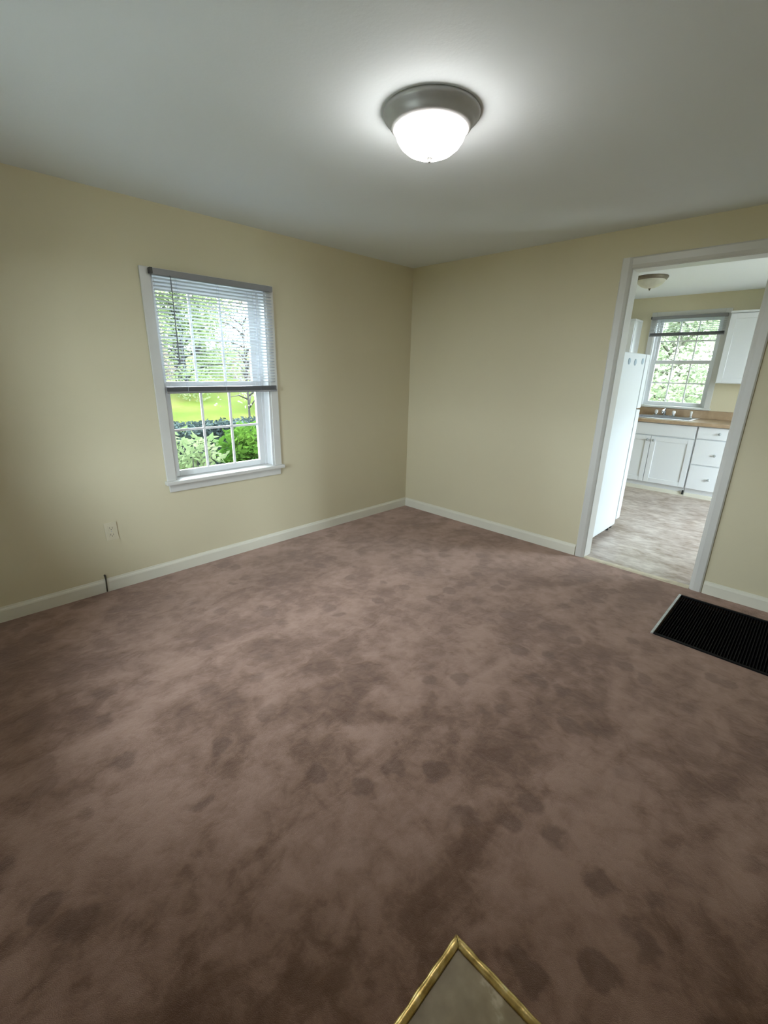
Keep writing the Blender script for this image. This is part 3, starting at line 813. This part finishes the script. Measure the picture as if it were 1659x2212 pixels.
# ================================================================== outdoors
GZ = -0.55
def ground_z(x, y):
    d = 0.0
    if x < -3.5: d += (-3.5 - x) * 0.07
    if y > 7: d += (y - 7) * 0.05
    return GZ + d
gb = B()
nx, ny = 60, 60
gx = np.linspace(-45, 30, nx); gy = np.linspace(-30, 45, ny)
vv = [[None] * ny for _ in range(nx)]
for i, x in enumerate(gx):
    for j, y in enumerate(gy):
        vv[i][j] = gb.bm.verts.new((x, y, ground_z(x, y) + 0.04 * math.sin(x * 1.3 + y) * (1 if x < -3.5 or y > 7 else 0)))
for i in range(nx - 1):
    for j in range(ny - 1):
        gb.bm.faces.new((vv[i][j], vv[i + 1][j], vv[i + 1][j + 1], vv[i][j + 1]))
gb.build('ground', 'lawn', None, True, kind='structure', label='sunlit yellow-green lawn rising behind the shrubs')
# foundation so the house stands on the ground
b = B()
b.box((-WT, Y1 - WT, GZ - 0.1), (X1 + WT, 0.0, -0.345)).box((KX0 - WT, 0.0, GZ - 0.1), (KX1 + WT, KY1 + WT, -0.345))
b.box((-WT, Y1 - WT, -0.345), (X1 + WT, Y1, -0.03)).box((-WT, Y1, -0.345), (0, 0.12, -0.03)).box((X1, Y1, -0.345), (X1 + WT, 0, -0.03))
b.box((KX0 - WT, KY1, -0.345), (KX1 + WT, KY1 + WT, -0.03)).box((KX0 - WT, 0.12, -0.345), (KX0, KY1, -0.03)).box((KX1, 0.12, -0.345), (KX1 + WT, KY1, -0.03))
b.build('foundation', 'siding', **S)

M['concrete'] = mat('pale_concrete', (0.42, 0.41, 0.39), 0.85, bump=(60, 0.3, 0.004), noise=(5, 0.08))
box('bounce_slab_side', (KX1 + WT, -0.6, GZ - 0.05), (KX1 + WT + 4.0, 4.6, GZ + 0.10), 'concrete', kind='structure', label='unseen pale concrete slab added beside the kitchen to bounce daylight in')  # unseen slab, added to throw light up onto the kitchen ceiling
box('bounce_slab_rear', (-1.2, Y1 - WT - 3.2, GZ - 0.05), (X1 + 1.0, Y1 - WT, GZ + 0.10), 'concrete', kind='structure', label='unseen pale concrete slab added behind the living room to bounce daylight in')  # added out of view as a reflector for the rear window
box('bounce_slab_left', (-1.15, -3.9, GZ - 0.05), (-WT, 4.0, GZ + 0.05), 'concrete', kind='structure', label='unseen pale concrete slab added along the left wall to bounce daylight in')  # hidden slab below the left window, added to lift the ceiling light

def leaf_mesh(name, centers, size, m, parent, up=0.0, aspect=0.5, **t):
    """each leaf: four-triangle folded diamond with its own direction"""
    n = len(centers)
    d = rng.normal(size=(n, 3)); d[:, 2] = d[:, 2] * 0.6 + up
    d /= np.linalg.norm(d, axis=1)[:, None]
    r = rng.normal(size=(n, 3)); s = np.cross(d, r); s /= np.linalg.norm(s, axis=1)[:, None]
    nn = np.cross(d, s)
    sz = size * rng.uniform(0.6, 1.3, size=(n, 1))
    c = np.asarray(centers)
    v = np.stack([c - d * sz * .5, c + s * sz * aspect * .5 + nn * sz * .08, c + d * sz * .5, c - s * sz * aspect * .5 + nn * sz * .08], 1).reshape(-1, 3)
    off = wloc(parent)
    v = v - np.array(off)
    me = bpy.data.meshes.new(name)
    idx = np.arange(n) * 4
    tri = np.stack([np.stack([idx, idx + 1, idx + 2], 1), np.stack([idx, idx + 2, idx + 3], 1)], 1).reshape(-1, 3)
    me.vertices.add(len(v)); me.vertices.foreach_set('co', v.ravel())
    me.loops.add(tri.size); me.loops.foreach_set('vertex_index', tri.ravel())
    me.polygons.add(len(tri)); me.polygons.foreach_set('loop_start', np.arange(0, tri.size, 3)); me.polygons.foreach_set('loop_total', np.full(len(tri), 3))
    me.update(); me.validate()
    me.materials.append(M[m])
    o = bpy.data.objects.new(name, me); COL.objects.link(o); o.parent = parent
    tag(o, **t)
    return o

def blob(c, rad, n, shell=0.55):
    p = rng.normal(size=(n, 3)); p /= np.linalg.norm(p, axis=1)[:, None]
    rr = rng.uniform(shell ** 3, 1, size=(n, 1)) ** (1 / 3)
    return np.asarray(c) + p * rr * np.asarray(rad)

def tree(label, x, y, h, spread, m, nleaf, lsize, crown0=0.25, nb=26, tr=0.035, bark='bark', group='trees beyond the lawn'):
    z = ground_z(x, y) - 0.05
    root = empty('tree', (x, y, z), label, 'tree', group)
    k = [(x, y, z)]
    for i in range(1, 7):
        f = i / 6
        k.append((x + 0.05 * spread * math.sin(3 * f + x), y + 0.05 * spread * math.cos(2 * f + y), z + h * 0.9 * f))
    B().tube(k, [tr * h * (1 - 0.9 * i / 6) + 0.004 for i in range(7)], 8).build('trunk', bark, root, True)
    cs = []
    bb = B()
    for i in range(nb):
        f = crown0 + (0.95 - crown0) * (i + .5) / nb
        a = i * 2.4 + random.uniform(-.4, .4)
        rr = spread * math.sin(math.pi * min(1, 0.15 + 0.8 * (1 - abs(f - 0.55) * 1.3))) * random.uniform(.55, 1)
        p0 = Vector((x, y, z + h * f * 0.85))
        p1 = p0 + Vector((math.cos(a) * rr, math.sin(a) * rr, h * 0.10 * random.uniform(.2, 1.2)))
        mid_ = (p0 + p1) / 2 + Vector((0, 0, h * 0.02))
        bb.tube([p0, mid_, p1], [0.010 * h * 0.6, 0.006 * h * 0.6, 0.0015 * h], 5)
        cs.append(blob(p1, (spread * .33, spread * .33, h * .09), nleaf // nb))
        cs.append(blob(mid_, (spread * .30, spread * .30, h * .07), nleaf // (2 * nb)))
    bb.build('branches', bark, root, True)
    leaf_mesh('foliage', np.concatenate(cs), lsize, m, root, kind='stuff')
    return root

def shrub(name, label, x, y, h, rx, ry, m, nleaf, lsize, cat='shrub', up=0.3, shell=0.4, group='shrubs outside the left window'):
    z = ground_z(x, y)
    root = empty(name, (x, y, z), label, cat, group)
    bb = B()
    cs = []
    for i in range(12):
        a = i * 2.4; q = random.uniform(.3, .85)
        tip = Vector((x + math.cos(a) * rx * q, y + math.sin(a) * ry * q, z + h * random.uniform(.7, .92)))
        base = Vector((x + math.cos(a) * rx * .12, y + math.sin(a) * ry * .12, z - 0.05))
        bb.tube([base, (base + tip) / 2 + Vector((math.cos(a) * rx * .12, math.sin(a) * ry * .12, 0)), tip], [0.014, 0.010, 0.004], 5)
        cs.append(blob(tip - Vector((0, 0, h * .12)), (rx * .38, ry * .38, h * .22), nleaf // 24))
    cs.append(blob((x, y, z + h * .52), (rx, ry, h * .48), nleaf // 2, shell))
    bb.build('stems', 'bark', root, True)
    leaf_mesh('foliage', np.concatenate(cs), lsize, m, root, up=up, kind='stuff')
    return root

# shrubs under the left window
shrub('leafy_shrub', 'pale variegated shrub at the lower left of the left wall window', -1.75, -1.66, 1.34, 0.60, 0.46, 'leaf_white', 1100, 0.095)
shrub('leafy_shrub', 'bright green rounded shrub at the lower right of the left wall window', -2.25, -0.36, 1.26, 0.70, 0.56, 'leaf_fresh', 3600, 0.10)
shrub('leafy_shrub', 'fresh green shrub beyond the right edge of the left wall window', -2.0, 1.35, 1.2, 0.75, 0.7, 'leaf_fresh', 2600, 0.10)
shrub('leafy_shrub', 'pale green shrub outside before the left edge of the left wall window', -1.8, -3.2, 1.0, 0.7, 0.6, 'leaf_white', 1500, 0.13)
# clipped dark hedge behind them
hz = ground_z(-3.4, 0)
hd = empty('hedge', (-3.4, 0.2, hz), 'dark clipped hedge behind the shrubs outside the left window', 'hedge')
pts = []
for (lo, hi, n) in (((-3.75, -4.5, hz + 1.05), (-3.05, 5.0, hz + 1.16), 9000), ((-3.15, -4.5, hz), (-3.02, 5.0, hz + 1.14), 11000), ((-3.75, -4.5, hz), (-3.62, 5.0, hz + 1.14), 3500)):
    pts.append(rng.uniform(lo, hi, size=(n, 3)))
B().box((-3.66, -4.45, hz - 0.05), (-3.12, 4.95, hz + 1.07), 0.05).build('inner_mass', 'leaf_dark', hd)
leaf_mesh('foliage', np.concatenate(pts), 0.075, 'leaf_dark', hd, kind='stuff')

# trees and tall bushes closing off the lawn
for (x, y, h, sp_, m_, n_, ls, lab) in (
    (-16.2, -4.2, 7.0, 2.4, 'leaf_pale', 7000, 0.17, 'pale green tree at the far left beyond the lawn outside the left wall'),
    (-10.4, -0.3, 5.2, 1.7, 'leaf_pink', 8000, 0.13, 'pinkish blossoming tree outside the left part of the left wall window'),
    (-16.2, 4.2, 8.0, 2.5, 'leaf_pale', 11000, 0.15, 'tall pale green tree straight outside the left wall window'),
    (-10.6, 5.6, 5.2, 1.7, 'leaf_pink', 8000, 0.13, 'pinkish blossoming tree outside the right part of the left wall window'),
    (-16.4, 12.2, 7.5, 2.4, 'leaf_pale', 7000, 0.17, 'pale green tree at the far right beyond the lawn outside the left wall'),
    (-24.0, -0.4, 11.0, 2.9, 'leaf_bright', 9000, 0.20, 'bright tall tree behind the left blossoming tree'),
    (-24.0, 8.6, 11.0, 2.9, 'leaf_bright', 9000, 0.20, 'bright tall tree behind the right blossoming tree'),
    (-24.0, 17.6, 10.5, 2.9, 'leaf_bright', 6000, 0.22, 'bright tall tree far right behind the lawn'),
    (-24.0, -9.4, 10.5, 2.9, 'leaf_bright', 6000, 0.22, 'bright tall tree far left behind the lawn')):
    tree(lab, x, y, h, sp_, m_, n_, ls, 0.02, nb=34)
tree('bare-branched small tree near the right edge of the left wall window', -6.4, 1.75, 3.4, 1.1, 'leaf_pink', 360, 0.07, 0.30, nb=22, tr=0.008)
# seen through the kitchen window
G2 = 'trees behind the kitchen'
tree('leafy tree right behind the kitchen window', -0.2, 10.5, 7.0, 2.1, 'leaf_haze', 14000, 0.13, 0.02, nb=40, tr=0.010, bark='bark_pale', group=G2)
tree('pale tree behind the left half of the kitchen window', -6.0, 11.5, 7.5, 2.1, 'leaf_haze', 10000, 0.14, 0.02, nb=40, tr=0.010, bark='bark_pale', group=G2)
tree('pale tree behind the right half of the kitchen window', 4.4, 11.5, 7.5, 2.1, 'leaf_haze', 9000, 0.14, 0.02, nb=40, tr=0.010, bark='bark_pale', group=G2)
tree('broad pale tree far behind the left half of the kitchen window', -3.2, 17.5, 10, 3.0, 'leaf_bright', 9000, 0.2, 0.02, nb=40, tr=0.010, bark='bark_pale', group=G2)
tree('broad pale tree far behind the right half of the kitchen window', 3.4, 18.0, 10, 3.0, 'leaf_bright', 8000, 0.2, 0.02, nb=40, tr=0.010, bark='bark_pale', group=G2)
